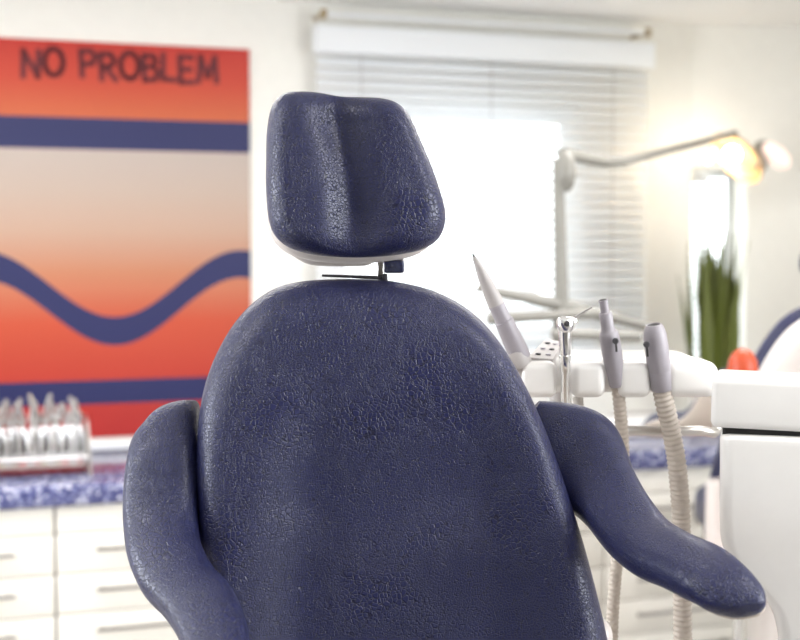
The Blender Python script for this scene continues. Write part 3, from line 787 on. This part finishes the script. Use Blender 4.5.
# ------------------------------------------------------------------ operating lamp
LY = 3.4
base = at(562, 340, LY); LX = base.x
lamp = root('operating_lamp', (LX, LY, 0), 'lit dental operating lamp on a jointed grey arm before the window', 'lamp')
zj = at(558, 306, LY).z; ztp = at(558, 158, LY).z
MB().tube([(LX, LY, 0.03), (LX, LY, zj-.03)], .024, 18).build('column', M['steel_dull'], lamp)
MB().prof((LX, LY, 0), (LX, LY, .03), [(0, .16), (.6, .16), (1, .13)], 32).build('base_plate', M['steel_dull'], lamp)
MB().tube([(LX, LY, zj-.03), at(558.5, 180, LY), at(558.5, 160, LY)], [.019, .014, .013], 16).build('post', M['steel_dull'], lamp)
k1 = at(566, 171, LY)
MB().prof(k1+Vector((0, 0, -.052)), k1+Vector((0, 0, .052)), [(0, .008), (.1, .018), (.35, .026), (.7, .024), (.92, .016), (1, .008)], 20).build('knuckle', M['steel_dull'], lamp)
HY = 4.95
e1 = at(563, 154, LY); e2 = at(606, 162, LY+.25); e3 = at(625, 161, LY+.35); e4 = at(735, 134, HY)
MB().tube([e1, e1.lerp(e2, .5), e2], [.017, .016, .013], 14).build('lower_arm', M['steel_dull'], lamp)
MB().tube([e2, e3, e4], [.012, .012, .014], 14).build('spring_arm', M['steel_dull'], lamp)
# instrument arms radiating from the column
a0 = at(478, 288, LY-.05); MB().tube([a0, Vector((LX, LY, at(558, 305, LY).z)), at(650, 327, LY+.1)], [.010, .018, .012], 12).build('tray_arm', M['steel_dull'], lamp)
a1 = at(488, 319, LY-.05); MB().tube([a1, at(600, 313, LY)], [.014, .014], 12).build('tray_arm', M['steel_dull'], lamp)
a2 = at(552, 334, LY-.05); MB().tube([a2, at(640, 336, LY)], [.012, .012], 12).build('tray_arm', M['steel_dull'], lamp)
# head
hc = at(733, 156, HY)
MB().rbox(hc+Vector((.10, 0, .0)), (.05, .10, .11), .016, 4, ry=.2).build('head_housing', M['steel_dull'], lamp)
rf = MB(); vs = []; fs = []; n = 24; m2 = 10
axis = Vector((-.75, -.35, -.45)).normalized(); rx_ = axis.orthogonal().normalized(); ry_ = axis.cross(rx_)
for i in range(m2):
    t = i/(m2-1); rr = .125*math.sin(t*PI/2*.95); dz = .055*(1-math.cos(t*PI/2*.95))
    for k in range(n):
        an = 2*PI*k/n; vs.append(hc+Vector((.045, 0, .015))+axis*dz+(rx_*math.cos(an)*max(rr, .002)+ry_*math.sin(an)*max(rr, .002)*.7))
for i in range(m2-1):
    for k in range(n): fs.append((i*n+k, i*n+(k+1) % n, (i+1)*n+(k+1) % n, (i+1)*n+k))
nn = len(vs); vs += [v+axis*-.004 for v in vs]; fs += [tuple(q+nn for q in reversed(f)) for f in fs]
rf.add(vs, fs).build('reflector', M['amber'], lamp)
bc = hc+Vector((-.012, -.03, .0))
MB().prof(bc+Vector((-.030, 0, .004)), bc+Vector((.03, 0, 0)), [(0, .010), (.15, .026), (.5, .034), (.85, .026), (1, .010)], 20).build('bulb_glow', M['bulb_glow'], lamp)
MB().prof(bc+Vector((-.10, 0, -.012)), bc+Vector((-.075, 0, -.008)), [(0, .008), (.3, .018), (.7, .018), (1, .008)], 16).build('bulb_glow', M['bulb_glow'], lamp)  # extra glow ball added to widen the lamp's bright patch
MB().tube([hc+Vector((-.10, -.03, -.022)), hc+Vector((0, -.03, -.040)), hc+Vector((.1, -.03, -.035))], .006, 10).build('handle', M['light_grey'], lamp)
q = at(776, 156, HY-.05)
MB().prof(q+Vector((-.045, 0, .045)), q+Vector((.045, 0, -.040)), [(0, .01), (.12, .026), (.5, .038), (.85, .032), (1, .012)], 24).build('shield', M['lens'], lamp)
pl = bpy.data.lights.new('lamp_glow', 'POINT'); pl.energy = 0.6; pl.color = (1.0, .86, .66); pl.shadow_soft_size = .03
plo = bpy.data.objects.new('lamp_glow', pl); COL.objects.link(plo); plo.location = hc+Vector((-.07, .15, .05))

unit.rotation_euler = (0, 0, -0.27)
for o in list(bpy.data.objects):
    if 'org' in o: del o['org']
